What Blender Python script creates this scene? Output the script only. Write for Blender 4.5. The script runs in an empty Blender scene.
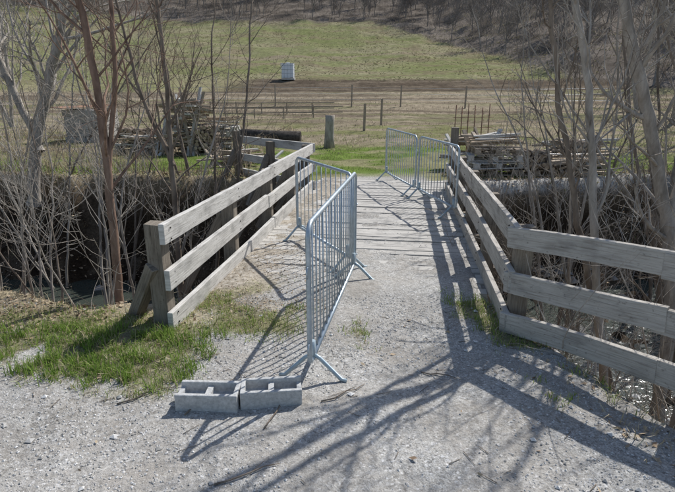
import bpy, math, random
import numpy as np
from mathutils import Vector, Matrix
random.seed(7)
R = np.random.RandomState(11)
scene = bpy.context.scene

# ---------------------------------------------------------------- noise
def _hash(ix, iy, s):
    n = (ix*374761393 + iy*668265263 + s*1442695041) & 0xffffffff
    n = ((n ^ (n >> 13))*1274126177) & 0xffffffff
    return ((n ^ (n >> 16)) & 0xffff)/65535.0
def vnoise(x, y, s=0):
    x = np.asarray(x, float); y = np.asarray(y, float)
    ix = np.floor(x).astype(np.int64); iy = np.floor(y).astype(np.int64)
    fx = x-ix; fy = y-iy
    fx = fx*fx*(3-2*fx); fy = fy*fy*(3-2*fy)
    a = _hash(ix, iy, s); b = _hash(ix+1, iy, s); c = _hash(ix, iy+1, s); d = _hash(ix+1, iy+1, s)
    return (a*(1-fx)+b*fx)*(1-fy)+(c*(1-fx)+d*fx)*fy
def fbm(x, y, s=0, o=4):
    t = 0; a = .5; x = np.asarray(x, float); y = np.asarray(y, float)
    for i in range(o):
        t = t + a*vnoise(x, y, s+i); a *= .5; x = x*2.03+5.1; y = y*2.03+1.7
    return t
def sst(a, b, v):
    t = np.clip((v-a)/(b-a), 0, 1); return t*t*(3-2*t)

# ---------------------------------------------------------------- terrain
def yn(x):
    return np.interp(x, [-60,-8,-5,-3,-1.8,-1.55,-1.3,1.25,1.45,1.75,2.0,2.5,3.5,6,60],
                        [6.5,5.6,5.2,4.6,4.35,4.5,5.35,5.35,4.5,3.3,2.6,1.9,.8,-1,-4])
def yf(x):
    return np.interp(x, [-60,-8,-3,-1,3,4,8,60],[15,12.3,11.7,11.1,11.0,11.3,12.2,17])
def ravine(x, y):
    w = (fbm(x*1.3, y*.7, 3)-.47)*.8*sst(1.3, 2.6, np.abs(x-.3))
    k = np.interp(x, [-3,-1.8,1.2,1.6,6,60],[.8,1,1,.45,.6,1])
    dn = (y-yn(x)-w)*k
    df = yf(x)-y+w*1.2
    a = sst(0, 1.9, dn)*.7+.3*sst(0,.7,dn)
    b = sst(0, 1.5, df)*.6+.4*sst(0,.6,df)
    return np.minimum(a, b), dn, df
def H(x, y):
    x = np.asarray(x, float); y = np.asarray(y, float)
    r, dn, df = ravine(x, y)
    z = -2.35*r + r*(fbm(x*1.8, y*1.8, 9)-.47)*.9
    yy = y+(fbm(x*.03, y*.03, 21)-.47)*6*sst(22,50,y)
    z = z+np.interp(yy, [18,25,35,45,55,65,77,90,105,120,140,160,400,700],[0,.05,.35,.9,1.9,3.3,5.3,7.7,10.8,14.6,19.8,25.3,120,200])
    z = z+.25*np.maximum(0, x-24)*sst(40,80,y)+.12*np.maximum(0,-x-40)*sst(40,80,y)
    z = z+(fbm(x*.35, y*.35, 5)-.47)*.25*sst(12,18,y)+(fbm(x*2.2,y*2.2,6)-.47)*.10*sst(12,14,y)*(1-sst(60,90,y))
    z = z+(fbm(x*.25,y*.25,7)-.47)*1.1*sst(60,90,y)
    flat = (1-sst(3.9,5,y))
    z = z+(fbm(x*1.1, y*1.1, 15)-.47)*.06*flat+(fbm(x*5, y*5, 16)-.47)*.028*flat
    z = z+.05*sst(-1.0,-2.2,x)*flat
    return z
def Hs(x, y): return float(H(np.array([x]), np.array([y]))[0])
def yn_inv(y):
    return np.interp(y, [-4,-1,.8,1.9,2.6,3.3,4.5,5.15],[60,6,3.5,2.5,2.0,1.75,1.45,1.25])
def grassmask(x, y):
    n = fbm(x*2.6, y*2.6, 31); n2 = fbm(x*1.0, y*1.0, 33)
    m = np.zeros_like(x)
    left = sst(-.85,-1.25,x)*sst(2.85,3.2,y+ .25*(n2-.5)*2)*sst(4.45,4.0,y)
    m = np.maximum(m, left*sst(.33,.50,n+.08))
    mid = sst(-1.6,-1.35,x)*sst(-.10,-.45,x)*sst(3.7,4.0,y)*sst(5.3,4.6,y)
    m = np.maximum(m, mid*sst(.40,.56,n+.06))
    rt = sst(1.05,1.3,x+(4-y)*-.22)*sst(2.7,3.2,y)*sst(5.0,4.5,y)*(x<yn_inv(y))
    m = np.maximum(m, rt*sst(.36,.48,n+.08))
    bar = np.exp(-((x-.22)**2+(y-3.95)**2)/.03)
    m = np.maximum(m, bar*sst(.42,.6,n+.06))
    sp = sst(.60,.66,fbm(x*1.9,y*1.9,37))*.6*(x<-1.2)*(y<4)
    m = np.maximum(m, sp)
    return m
def deck_cx(y): return -.06+.143*(y-4)

def ground_color(x, y, z):
    r, dn, df = ravine(x, y)
    n = fbm(x*.9, y*.9, 41); nn = fbm(x*4, y*4, 43); big = fbm(x*.12, y*.12, 47)
    C = lambda *c: np.array(c)[None,:]
    def mix(a, b, t): return a*(1-t[:,None])+b*t[:,None]
    ones = np.ones((len(x),3))
    col = ones*C(.42,.40,.37)
    grav = np.ones(len(x))
    lit = sst(3.75,4.15,y+.3*(nn-.5))*sst(-1.0,-1.6,x)
    col = mix(col, ones*C(.30,.235,.16), lit); grav = grav*(1-lit)
    lit2 = sst(3.9,4.3,y+.4*(nn-.5))*sst(-.2,-.6,x)
    col = mix(col, ones*C(.33,.285,.21), lit2*.7); grav = grav*(1-lit2*.6)
    ea = sst(.50,.62,fbm(x*1.3,y*2.2,144))*(y<4.6)*.6
    col = mix(col, ones*C(.31,.275,.225), ea); grav = grav*(1-ea*.75)
    gm = grassmask(x, y)
    col = mix(col, ones*C(.20,.185,.09), gm*.8); grav = grav*(1-gm*.75)
    lv = sst(-1.2,-2.4,x)*sst(2.6,3.2,y)*.6
    col = mix(col, ones*C(.27,.225,.14), lv*(1-gm)); grav*= (1-lv*.6)
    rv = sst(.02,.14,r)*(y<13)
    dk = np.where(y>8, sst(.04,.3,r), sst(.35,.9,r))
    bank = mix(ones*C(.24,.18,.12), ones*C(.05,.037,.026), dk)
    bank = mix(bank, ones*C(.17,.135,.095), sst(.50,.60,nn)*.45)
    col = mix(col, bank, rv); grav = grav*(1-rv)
    far = sst(0,-.25,df)*(y>9)
    green = mix(ones*C(.13,.18,.045), ones*C(.22,.21,.115), sst(.40,.58,fbm(x*.8,y*1.6,42)))
    mixd = mix(ones*C(.26,.22,.155), ones*C(.175,.175,.085), sst(.42,.62,fbm(x*.5,y*1.1,51)))
    g = mix(green, mixd, sst(16.5,20.0,y+2*(n-.5)+np.abs(x-1)*.30))
    dry = mix(ones*C(.28,.235,.17), ones*C(.165,.135,.10), sst(.42,.56,fbm(x*.10,y*.9,53)))
    dry = mix(dry, ones*C(.165,.165,.085), sst(.48,.60,fbm(x*.07,y*.6,54))*.7)
    g = mix(g, dry, sst(26,30,y+3*(big-.5)))
    plow = mix(ones*C(.10,.08,.06), ones*C(.165,.135,.10), sst(.4,.6,fbm(x*.3,y*1.5,55)))
    g = mix(g, plow, sst(50,51.5,y+4*(big-.5)-.03*x)*sst(-14,-11,x))
    dryg=mix(ones*C(.26,.235,.14), ones*C(.20,.20,.10), sst(.4,.6,fbm(x*.2,y*.2,57)))
    g = mix(g, dryg, sst(50,53,y)*sst(-8,-14,x))
    field = mix(ones*C(.20,.205,.10), ones*C(.255,.235,.145), sst(.36,.56,fbm(x*.07,y*.22,61)))
    field = mix(field, ones*C(.155,.175,.07), sst(.46,.6,fbm(x*.16,y*.4,63))*.6)
    field = mix(field, ones*C(.20,.16,.11), sst(.50,.60,fbm(x*.25,y*.6,65))*.6)
    # a worn dirt track across the slope
    ty = 84+.22*x+5*(big-.5)
    field = mix(field, ones*C(.25,.205,.15), sst(1.8,.6,np.abs(y-ty))*.8)
    g = mix(g, field, sst(60,62.5,y+5*(big-.5)-.03*x))
    wood = mix(ones*C(.19,.165,.14), ones*C(.11,.095,.08), sst(.4,.6,fbm(x*.3,y*.3,67)))
    fx = np.interp(y, [50,60,80,105,130,150],[32,25,24,17,4,-10])+6*(fbm(x*.08,y*.08,71)-.5)
    wm = np.maximum(sst(0,2,x-fx)*(y>46), sst(122,128,y+8*(big-.5)))
    g = mix(g, wood, wm)
    col = mix(col, g, far); grav = grav*(1-far)
    tr = sst(1.25,.8,np.abs(x-deck_cx(y)))*far*sst(12.6,11.2,y)
    col = mix(col, ones*C(.36,.33,.27), tr*.8); grav = np.maximum(grav, tr*.7)
    col = col*(.82+.36*nn[:,None])
    return col, np.clip(grav,0,1)

# ---------------------------------------------------------------- mesh helpers
def np_mesh(name, V, F, mat, col=None, fl=None, smooth=False, uv=None):
    V = np.asarray(V, np.float32); F = np.asarray(F, np.int32)
    me = bpy.data.meshes.new(name)
    k = F.shape[1]
    me.vertices.add(len(V)); me.vertices.foreach_set('co', V.ravel())
    me.loops.add(F.size); me.loops.foreach_set('vertex_index', F.ravel())
    me.polygons.add(len(F))
    me.polygons.foreach_set('loop_start', np.arange(0, F.size, k, dtype=np.int32))
    me.polygons.foreach_set('use_smooth', np.full(len(F), smooth))
    if col is not None:
        a = me.color_attributes.new('Col', 'FLOAT_COLOR', 'POINT')
        c4 = np.ones((len(V),4), np.float32); c4[:,:3] = col
        a.data.foreach_set('color', c4.ravel())
    if fl is not None:
        a = me.attributes.new('gravel', 'FLOAT', 'POINT'); a.data.foreach_set('value', np.asarray(fl, np.float32))
    me.update(calc_edges=True)
    me.materials.append(mat)
    ob = bpy.data.objects.new(name, me); scene.collection.objects.link(ob)
    return ob

class MB:
    def __init__(s): s.v=[]; s.f=[]; s.m=[]; s.uv=[]; s.sm=[]
    def face(s, idx, m, uv, sm=False):
        s.f.append(idx); s.m.append(m); s.uv.append(uv); s.sm.append(sm)
    def beam(s, p0, p1, w, h, m=0, up=(0,0,1), j=0.0):
        p0=Vector(p0); p1=Vector(p1); d=(p1-p0); L=d.length; d.normalize()
        up=Vector(up); side=d.cross(up)
        if side.length<1e-4: side=d.cross(Vector((1,0,0)))
        side.normalize(); u=side.cross(d).normalized()
        b=len(s.v); o=random.random()*40; o2=random.random()*40
        for k,p in enumerate((p0,p1)):
            for a,c in ((-1,-1),(1,-1),(1,1),(-1,1)):
                jj=Vector((random.uniform(-j,j),random.uniform(-j,j),random.uniform(-j,j)))
                s.v.append(tuple(p+side*(a*w/2)+u*(c*h/2)+jj))
        dims=[w,h,w,h]; acc=0
        for k in range(4):
            k2=(k+1)%4
            s.face((b+k,b+k2,b+4+k2,b+4+k), m, [(o,o2+acc),(o,o2+acc+dims[k]),(o+L,o2+acc+dims[k]),(o+L,o2+acc)])
            acc+=dims[k]
        s.face((b+3,b+2,b+1,b), m, [(o,o2),(o+.01,o2),(o+.01,o2+h),(o,o2+h)])
        s.face((b+4,b+5,b+6,b+7), m, [(o,o2),(o+.01,o2),(o+.01,o2+h),(o,o2+h)])
    def plank(s, p0, p1, w, h, m=0, n=8, bow=.008):
        p0=Vector(p0); p1=Vector(p1); d=(p1-p0); L=d.length; d.normalize()
        side=d.cross(Vector((0,0,1))).normalized(); u=side.cross(d).normalized()
        b=len(s.v); o=random.random()*40; o2=random.random()*40; ph=random.uniform(0,6); bs=random.uniform(-bow,bow)
        for k in range(n+1):
            t=k/n; p=p0+d*(L*t)+u*(bs*math.sin(math.pi*t))+side*(bow*.4*math.sin(ph+t*4))
            hj=h*(1+random.uniform(-.018,.018)); uj=random.uniform(-.0015,.0015)
            for a,c in ((-1,-1),(1,-1),(1,1),(-1,1)): s.v.append(tuple(p+side*(a*w/2)+u*(c*hj/2+uj)))
        dims=[w,h,w,h]
        for i in range(n):
            acc=0; bb=b+i*4; u0=o+L*i/n; u1=o+L*(i+1)/n
            for k in range(4):
                k2=(k+1)%4
                s.face((bb+k,bb+k2,bb+4+k2,bb+4+k), m, [(u0,o2+acc),(u0,o2+acc+dims[k]),(u1,o2+acc+dims[k]),(u1,o2+acc)]); acc+=dims[k]
        e=b+n*4
        s.face((b+3,b+2,b+1,b), m, [(o,o2),(o+.01,o2),(o+.01,o2+h),(o,o2+h)])
        s.face((e,e+1,e+2,e+3), m, [(o,o2),(o+.01,o2),(o+.01,o2+h),(o,o2+h)])
    def tube(s, pts, rad, sides=6, m=0, cap=True, capm=None, sm=True):
        pts=[Vector(p) for p in pts]; n=len(pts)
        if not hasattr(rad,'__len__'): rad=[rad]*n
        nrm=None; b=len(s.v); o=random.random()*20; acc=0
        for i in range(n):
            t=(pts[min(i+1,n-1)]-pts[max(i-1,0)])
            if t.length<1e-9: t=Vector((0,0,1))
            t.normalize()
            if nrm is None:
                nrm=t.cross(Vector((0.3,0.2,1)) if abs(t.z)<.9 else Vector((1,.1,0)))
            nrm=(nrm-t*nrm.dot(t)).normalized(); bi=t.cross(nrm)
            for k in range(sides):
                a=2*math.pi*k/sides
                s.v.append(tuple(pts[i]+(nrm*math.cos(a)+bi*math.sin(a))*rad[i]))
        for i in range(n-1):
            L=(pts[i+1]-pts[i]).length
            for k in range(sides):
                k2=(k+1)%sides
                s.face((b+i*sides+k,b+i*sides+k2,b+(i+1)*sides+k2,b+(i+1)*sides+k), m,
                       [(o+acc,k*.05),(o+acc,k*.05+.05),(o+acc+L,k*.05+.05),(o+acc+L,k*.05)], sm)
            acc+=L
        if cap:
            cm=m if capm is None else capm
            s.face(tuple(b+k for k in reversed(range(sides))), cm, [(o+.5+.1*math.cos(6.28*k/sides),.1*math.sin(6.28*k/sides)) for k in range(sides)])
            e=b+(n-1)*sides
            s.face(tuple(e+k for k in range(sides)), cm, [(o+.5+.1*math.cos(6.28*k/sides),.1*math.sin(6.28*k/sides)) for k in range(sides)])
    def build(s, name, mats, bevel=0):
        me=bpy.data.meshes.new(name); me.from_pydata(s.v,[],s.f)
        uvl=me.uv_layers.new(name='UVMap')
        flat=[c for f in s.uv for p in f for c in p]
        uvl.data.foreach_set('uv', flat)
        me.polygons.foreach_set('material_index', s.m); me.polygons.foreach_set('use_smooth', s.sm)
        for m in mats: me.materials.append(m)
        me.update()
        ob=bpy.data.objects.new(name, me); scene.collection.objects.link(ob)
        if bevel:
            md=ob.modifiers.new('Bevel','BEVEL'); md.width=bevel; md.segments=2; md.limit_method='ANGLE'
        return ob

# ---------------------------------------------------------------- materials
def newmat(name, diffuse=False):
    m=bpy.data.materials.new(name); m.use_nodes=True; nt=m.node_tree
    for n in list(nt.nodes): nt.nodes.remove(n)
    out=nt.nodes.new('ShaderNodeOutputMaterial'); b=nt.nodes.new('ShaderNodeBsdfDiffuse' if diffuse else 'ShaderNodeBsdfPrincipled')
    nt.links.new(b.outputs[0], out.inputs[0])
    return m, nt, b, out
def ramp(nt, src, stops):
    r=nt.nodes.new('ShaderNodeValToRGB'); e=r.color_ramp.elements
    while len(e)<len(stops): e.new(.5)
    for i,(p,c) in enumerate(stops):
        e[i].position=p; e[i].color=(c if len(c)==4 else (*c,1)) if hasattr(c,'__len__') else (c,c,c,1)
    nt.links.new(src, r.inputs[0]); return r.outputs[0]
def mixc(nt, f, a, b, mode='MIX'):
    m=nt.nodes.new('ShaderNodeMix'); m.data_type='RGBA'; m.blend_type=mode
    for i,s in ((0,f),(6,a),(7,b)):
        if isinstance(s,(int,float)): m.inputs[i].default_value=s
        elif isinstance(s,tuple): m.inputs[i].default_value=(*s,1) if len(s)==3 else s
        else: nt.links.new(s, m.inputs[i])
    return m.outputs[2]
def noise(nt, vec, scale, detail=4, rough=.6):
    n=nt.nodes.new('ShaderNodeTexNoise'); n.inputs['Scale'].default_value=scale; n.inputs['Detail'].default_value=detail; n.inputs['Roughness'].default_value=rough
    if vec is not None: nt.links.new(vec, n.inputs['Vector'])
    return n.outputs['Fac']
def bump(nt, b, h, st, dist):
    n=nt.nodes.new('ShaderNodeBump'); n.inputs['Strength'].default_value=st; n.inputs['Distance'].default_value=dist
    nt.links.new(h, n.inputs['Height']); nt.links.new(n.outputs[0], b.inputs['Normal'])

def mat_ground():
    m,nt,b,_=newmat('ground_soil_gravel',True)
    pos=nt.nodes.new('ShaderNodeNewGeometry').outputs['Position']
    ca=nt.nodes.new('ShaderNodeAttribute'); ca.attribute_name='Col'
    ga=nt.nodes.new('ShaderNodeAttribute'); ga.attribute_name='gravel'
    n1=noise(nt,pos,1.6,6,.7); n2=noise(nt,pos,22,5,.75); n3=noise(nt,pos,.55,3)
    v=ramp(nt,n2,[(.3,.4),(.5,.95),(.72,1.55)])
    soil=mixc(nt,1.0,ca.outputs['Color'],v,'MULTIPLY')
    soil=mixc(nt,1.0,soil,ramp(nt,n1,[(.3,.62),(.7,1.32)]),'MULTIPLY')
    def voro(sc):
        x=nt.nodes.new('ShaderNodeTexVoronoi'); x.inputs['Scale'].default_value=sc; nt.links.new(pos,x.inputs['Vector']); return x
    va=voro(85); vb=voro(230)
    sa=nt.nodes.new('ShaderNodeSeparateColor'); nt.links.new(va.outputs['Color'],sa.inputs[0])
    sb=nt.nodes.new('ShaderNodeSeparateColor'); nt.links.new(vb.outputs['Color'],sb.inputs[0])
    ga1=ramp(nt,sa.outputs[0],[(0,(.23,.22,.205)),(.45,(.41,.40,.375)),(.85,(.53,.52,.50)),(1,(.72,.71,.69))])
    gb1=ramp(nt,sb.outputs[0],[(0,(.28,.265,.24)),(.5,(.43,.415,.385)),(1,(.58,.57,.54))])
    sel=ramp(nt,sa.outputs[1],[(.58,0.0),(.64,1.0)])
    g=mixc(nt,sel,gb1,ga1)
    dirt=ramp(nt,n1,[(.42,0.0),(.62,.7)])
    g=mixc(nt,dirt,g,(.35,.32,.28))
    g=mixc(nt,1.0,g,ramp(nt,n2,[(.3,.68),(.6,1.06)]),'MULTIPLY')
    g=mixc(nt,1.0,g,ramp(nt,n3,[(.3,.80),(.7,1.14)]),'MULTIPLY')
    ad=nt.nodes.new('ShaderNodeMath'); ad.operation='ADD'; nt.links.new(ga.outputs['Fac'],ad.inputs[0])
    sc=nt.nodes.new('ShaderNodeMath'); sc.operation='MULTIPLY_ADD'; nt.links.new(n2,sc.inputs[0]); sc.inputs[1].default_value=.9; sc.inputs[2].default_value=-.45
    nt.links.new(sc.outputs[0],ad.inputs[1])
    fm=ramp(nt,ad.outputs[0],[(.35,0.0),(.6,1.0)])
    c=mixc(nt,fm,soil,g)
    nt.links.new(c,b.inputs['Color'])
    bump(nt,b,n2,.8,.022)
    return m

def mat_wood(name, c0, c1, c2, sc=1.0, spec=.2):
    m,nt,b,_=newmat(name)
    uv=nt.nodes.new('ShaderNodeUVMap').outputs[0]
    mp=nt.nodes.new('ShaderNodeMapping'); mp.inputs['Scale'].default_value=(1.2*sc,26*sc,1); nt.links.new(uv,mp.inputs[0])
    a=noise(nt,mp.outputs[0],3,6,.7)
    mp2=nt.nodes.new('ShaderNodeMapping'); mp2.inputs['Scale'].default_value=(2,4,1); nt.links.new(uv,mp2.inputs[0])
    k=noise(nt,mp2.outputs[0],1.5,4)
    c=ramp(nt,a,[(.28,c0),(.46,c1),(.72,c2)])
    c=mixc(nt,1.0,c,ramp(nt,k,[(.3,.62),(.5,1.0),(.75,1.12)]),'MULTIPLY')
    mp3=nt.nodes.new('ShaderNodeMapping'); mp3.inputs['Scale'].default_value=(1.6,60,1); nt.links.new(uv,mp3.inputs[0])
    ck=noise(nt,mp3.outputs[0],1.0,3,.6)
    ckm=ramp(nt,ck,[(.27,.8),(.36,0.0)])
    c=mixc(nt,ckm,c,tuple(x*.3 for x in c0))
    pos=nt.nodes.new('ShaderNodeNewGeometry').outputs['Position']
    sp=noise(nt,pos,35,2); c=mixc(nt,ramp(nt,sp,[(.62,0.0),(.75,.5)]),c,tuple(x*.45 for x in c0))
    nt.links.new(c,b.inputs['Base Color']); b.inputs['Roughness'].default_value=.85; b.inputs['Specular IOR Level'].default_value=spec
    bump(nt,b,a,.7,.006)
    return m
def mat_simple(name, c0, c1, scale=8, rough=.9, metal=0, bumpd=.01, spec=.3, bs=.5, mult=(1,1,1)):
    df = (metal==0 and rough>=.9)
    m,nt,b,_=newmat(name, df)
    pos=nt.nodes.new('ShaderNodeNewGeometry').outputs['Position']
    mp=nt.nodes.new('ShaderNodeMapping'); mp.inputs['Scale'].default_value=mult; nt.links.new(pos,mp.inputs[0])
    a=noise(nt,mp.outputs[0],scale,4,.65)
    c=ramp(nt,a,[(.32,c0),(.68,c1)])
    nt.links.new(c,b.inputs[0])
    if not df:
        b.inputs['Roughness'].default_value=rough; b.inputs['Metallic'].default_value=metal
        b.inputs['Specular IOR Level'].default_value=spec
    if bs: bump(nt,b,a,bs,bumpd)
    return m
def mat_leaf(name, trans=.3):
    m,nt,b,out=newmat(name, True)
    ca=nt.nodes.new('ShaderNodeAttribute'); ca.attribute_name='Col'
    nt.links.new(ca.outputs['Color'],b.inputs[0])
    if trans>0:
        t=nt.nodes.new('ShaderNodeBsdfTranslucent'); nt.links.new(ca.outputs['Color'],t.inputs[0])
        mx=nt.nodes.new('ShaderNodeMixShader'); mx.inputs[0].default_value=trans
        nt.links.new(b.outputs[0],mx.inputs[1]); nt.links.new(t.outputs[0],mx.inputs[2]); nt.links.new(mx.outputs[0],out.inputs[0])
    return m
G=mat_ground()
WOOD=mat_wood('weathered_wood',(.28,.265,.24),(.52,.50,.46),(.68,.66,.625))
WOODS=mat_wood('weathered_wood_brown',(.21,.185,.155),(.41,.38,.335),(.55,.525,.48))
WOODB=mat_wood('sawn_wood_brown',(.16,.125,.09),(.32,.26,.195),(.48,.41,.33))
POST=mat_wood('dark_post_wood',(.09,.075,.06),(.20,.17,.135),(.31,.275,.225))
DECK=mat_wood('deck_wood',(.26,.24,.21),(.43,.41,.375),(.56,.54,.50),.8)
GALV=mat_simple('galvanised_steel',(.32,.38,.42),(.50,.56,.60),18,.42,.5,.001,.5,.1)
FOOTP=mat_simple('barrier_foot_steel',(.30,.38,.43),(.42,.50,.54),18,.5,.4,.001,.5,.1)
CONC=mat_simple('concrete',(.36,.36,.35),(.56,.56,.545),45,.95,0,.005,.2,.9)
BARK_R=mat_simple('bark_reddish',(.13,.085,.065),(.30,.21,.16),14,.9,0,.01,.2,.7,(1,1,.35))
BARK_G=mat_simple('bark_grey',(.22,.195,.165),(.46,.42,.37),12,.9,0,.01,.2,.7,(1,1,.3))
BARK_D=mat_simple('bark_brown',(.12,.095,.075),(.28,.235,.19),10,.9,0,.01,.2,.6,(1,1,.35))
BARK_F=mat_simple('bark_distant',(.17,.15,.135),(.30,.27,.245),2,.95,0,.01,.1,0)
LOGEND=mat_simple('log_end',(.26,.19,.13),(.46,.38,.28),10,.9)
DARKM=mat_simple('charred_wood',(.04,.036,.033),(.11,.10,.09),10,.9)
WHITE=mat_simple('white_plastic',(.70,.72,.74),(.80,.81,.82),3,.5,0,.01,.3,0)
BRICKY=mat_simple('old_masonry',(.28,.26,.235),(.44,.42,.39),5,.95,0,.03)
RUST=mat_simple('rusty_sheet',(.20,.11,.08),(.36,.24,.17),6,.9)
LEAF=mat_leaf('grass_blades',.35); LITM=mat_leaf('dry_leaf',0); WEED=mat_leaf('dry_weed',.4)
LITS=LITM

# ---------------------------------------------------------------- ground sheet
def axis(segs):
    out=[segs[0][0]]
    for a,b,st in segs:
        n=max(1,int(round((b-a)/st))); out+=list(np.linspace(a,b,n+1)[1:])
    return np.array(out)
xs=axis([(-700,-200,50),(-200,-60,7),(-60,-20,1.0),(-20,-8,.3),(-8,-4,.1),(-4,4,.05),(4,8,.1),(8,20,.3),(20,60,1.0),(60,200,7),(200,700,50)])
ys=axis([(-300,-40,40),(-40,-4,2.5),(-4,1.5,.3),(1.5,5.5,.05),(5.5,12.5,.09),(12.5,22,.16),(22,45,.35),(45,80,.6),(80,180,1.5),(180,400,10),(400,700,50)])
X,Y=np.meshgrid(xs,ys); x=X.ravel(); y=Y.ravel(); z=H(x,y)
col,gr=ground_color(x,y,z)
nx=len(xs); ny=len(ys)
i=np.arange(nx-1)[None,:]+np.arange(ny-1)[:,None]*nx; i=i.ravel()
F=np.stack([i,i+1,i+1+nx,i+nx],1)
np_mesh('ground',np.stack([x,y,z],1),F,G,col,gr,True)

def mat_water():
    m,nt,b,_=newmat('water'); b.inputs['Base Color'].default_value=(.05,.06,.05,1); b.inputs['Roughness'].default_value=.2
    pos=nt.nodes.new('ShaderNodeNewGeometry').outputs['Position']; n=noise(nt,pos,6,3); bump(nt,b,n,.5,.05); return m
wx=np.linspace(-30,30,61); WV=[]
for a in wx:
    lo=max(float(yn(a))+1.0,-2); hi=float(yf(a))-.6; WV+= [(a,lo,-2.2),(a,hi,-2.2)]
WF=[(2*k,2*k+2,2*k+3,2*k+1) for k in range(60)]
np_mesh('stream_water',WV,WF,mat_water())

# ---------------------------------------------------------------- bridge
mb=MB()
ax=Vector((.143,1,0)).normalized(); sd=Vector((ax.y,-ax.x,0))
yy=5.0
while yy<11.25:
    w=random.choice([.12,.13,.15,.16]); c=Vector((deck_cx(yy),yy,0))
    hw=np.interp(yy,[4,11],[1.42,1.36])+random.uniform(-.03,.03)
    zt=.012+random.uniform(-.006,.006)
    a=c-sd*hw; bb=c+sd*(hw+random.uniform(-.03,.03))
    a.z=zt-.03; bb.z=zt-.03+random.uniform(-.004,.004)
    mb.plank(a,bb,w-.014,.06,0,6,.008); yy+=w
for o in (-1.15,-.4,.4,1.15):
    p0=Vector((deck_cx(5.05),5.05,-.24))+sd*o; p1=Vector((deck_cx(11.7),11.7,-.24))+sd*o
    mb.beam(p0,p1,.2,.32,1)
for q in (5.3,7.0,8.6,10.2):
    c=Vector((deck_cx(q),q,-.46)); mb.beam(c-sd*2.0,c+sd*2.0,.14,.12,1)
mb.build('wooden_footbridge',[DECK,POST],.004)
def dirt_cov(u,y):
    n=fbm(u*1.6,y*.9,131)+.55*(fbm(u*9,y*9,133)-.47)
    c=np.interp(y,[4.6,5.2,5.8,6.8,9,11.6],[1.2,.80,.50,.36,.26,.34])
    c=c+.22*np.exp(-((u+1.0)/.35)**2)+.12*np.exp(-((u-1.25)/.2)**2)
    return n+c-.86
us=np.linspace(-1.42,1.42,90); vs=np.linspace(4.1,11.35,230)
U,Vv=np.meshgrid(us,vs); u=U.ravel(); v=Vv.ravel()
xx=deck_cx(v)+u*.99; yv_=v-u*.143; cv=dirt_cov(u,yv_)
edge=sst(1.40,1.27,np.abs(u))
zz=.004+np.clip(cv,-.3,.35)*.07*edge-.012*(1-edge)
zg=H(xx,yv_)-.02
tt=sst(4.35,4.85,yv_+.15*(fbm(u*2,v*2,137)-.47)); zz=zg*(1-tt)+zz*tt
c0=np.array([.42,.40,.365])[None]*(.85+.3*fbm(u*3,v*3,135)[:,None])
leftm=sst(-.3,-.9,u)[:,None]*.7; c0=c0*(1-leftm)+np.array([.34,.29,.22])[None]*leftm
gmx=(grassmask(xx,yv_)*(yv_<5.2))[:,None]*.6; c0=c0*(1-gmx)+np.array([.21,.19,.10])[None]*gmx
i=np.arange(89)[None,:]+np.arange(229)[:,None]*90; i=i.ravel()
np_mesh('gravel_layer_on_deck',np.stack([xx,yv_,zz],1),np.stack([i,i+1,i+91,i+90],1),G,c0,.9-leftm[:,0]*.75-gmx[:,0]*.5,True)

# railings -------------------------------------------------------
def railing(name, line, posts, side, mats, extra=None, top=.92):
    mb=MB()
    for (p,q) in zip(line[:-1],line[1:]):
        P=Vector((p[0],p[1],0)); Q=Vector((q[0],q[1],0)); d=(Q-P); L=d.length; d.normalize()
        for hz in (.085,.445,.82):
            ins=[0]+([random.uniform(.47,.53)] if L>3.5 else [])+[1]
            for a,b in zip(ins[:-1],ins[1:]):
                A=P+d*(L*a+(.004 if a else -.06)); B=P+d*(L*b-(.004 if b<1 else -.02))
                A.z=(p[2]+(q[2]-p[2])*a)-(top-hz)+random.uniform(-.018,.018); B.z=(p[2]+(q[2]-p[2])*b)-(top-hz)+random.uniform(-.018,.018)
                mb.plank(A,B,.048,.17+random.uniform(-.012,.012),0,12,.014)
    for (x,y,zt,zb,br) in posts:
        best=None
        for (p,q) in zip(line[:-1],line[1:]):
            P=Vector((p[0],p[1],0)); Q=Vector((q[0],q[1],0)); d=(Q-P); t=max(0,min(1,(Vector((x,y,0))-P).dot(d)/d.length_squared)); c=P+d*t
            dist=(c-Vector((x,y,0))).length
            if best is None or dist<best[0]: best=(dist,d.normalized(),c,p[2]+(q[2]-p[2])*t)
        d=best[1]; nrm=Vector((d.y,-d.x,0))*side; c=best[2]+nrm*.10
        mb.beam((c.x,c.y,zb),(c.x+random.uniform(-.015,.015),c.y,zt),.13,.14,1,up=(nrm.x,nrm.y,0),j=.006)
        for hz in (.085,.445,.82):
            for s_ in (-.045,.045):
                bp=best[2]-nrm*.022; zb_=best[3]-(top-hz)+s_; mb.tube([(bp.x,bp.y,zb_),(bp.x-nrm.x*.010,bp.y-nrm.y*.010,zb_)],.009,6,2)
        if br:
            o=c+nrm*.62; mb.beam((o.x,o.y,-.42),(c.x+nrm.x*.07,c.y+nrm.y*.07,.58),.09,.10,1,j=.004)
    if extra: extra(mb)
    return mb.build(name,mats+[DARKM],.005)
lp=lambda y:-1.38+(y-4.06)*(.89/6.14)
def exl(mb):
    mb.beam((-1.50,4.02,.55),(-1.95,4.35,-.28),.10,.10,1)
    mb.beam((-1.95,4.4,-.2),(-1.15,5.2,-.12),.12,.12,1)
railing('wooden_railing',[(-1.38,4.02,.92),(lp(10.2),10.2,.92),(-2.25,12.1,.90)],
        [(-1.38,4.06,.90,-.5,False)]+[(lp(q),q,.84,-.5,True) for q in (5.75,7.3,8.8)]+[(lp(10.1),10.12,.88,-.4,True),(-1.35,11.1,.86,-.3,True),(-2.2,12.05,1.0,-.2,True)],
        -1,[WOOD,POST],exl)
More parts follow.
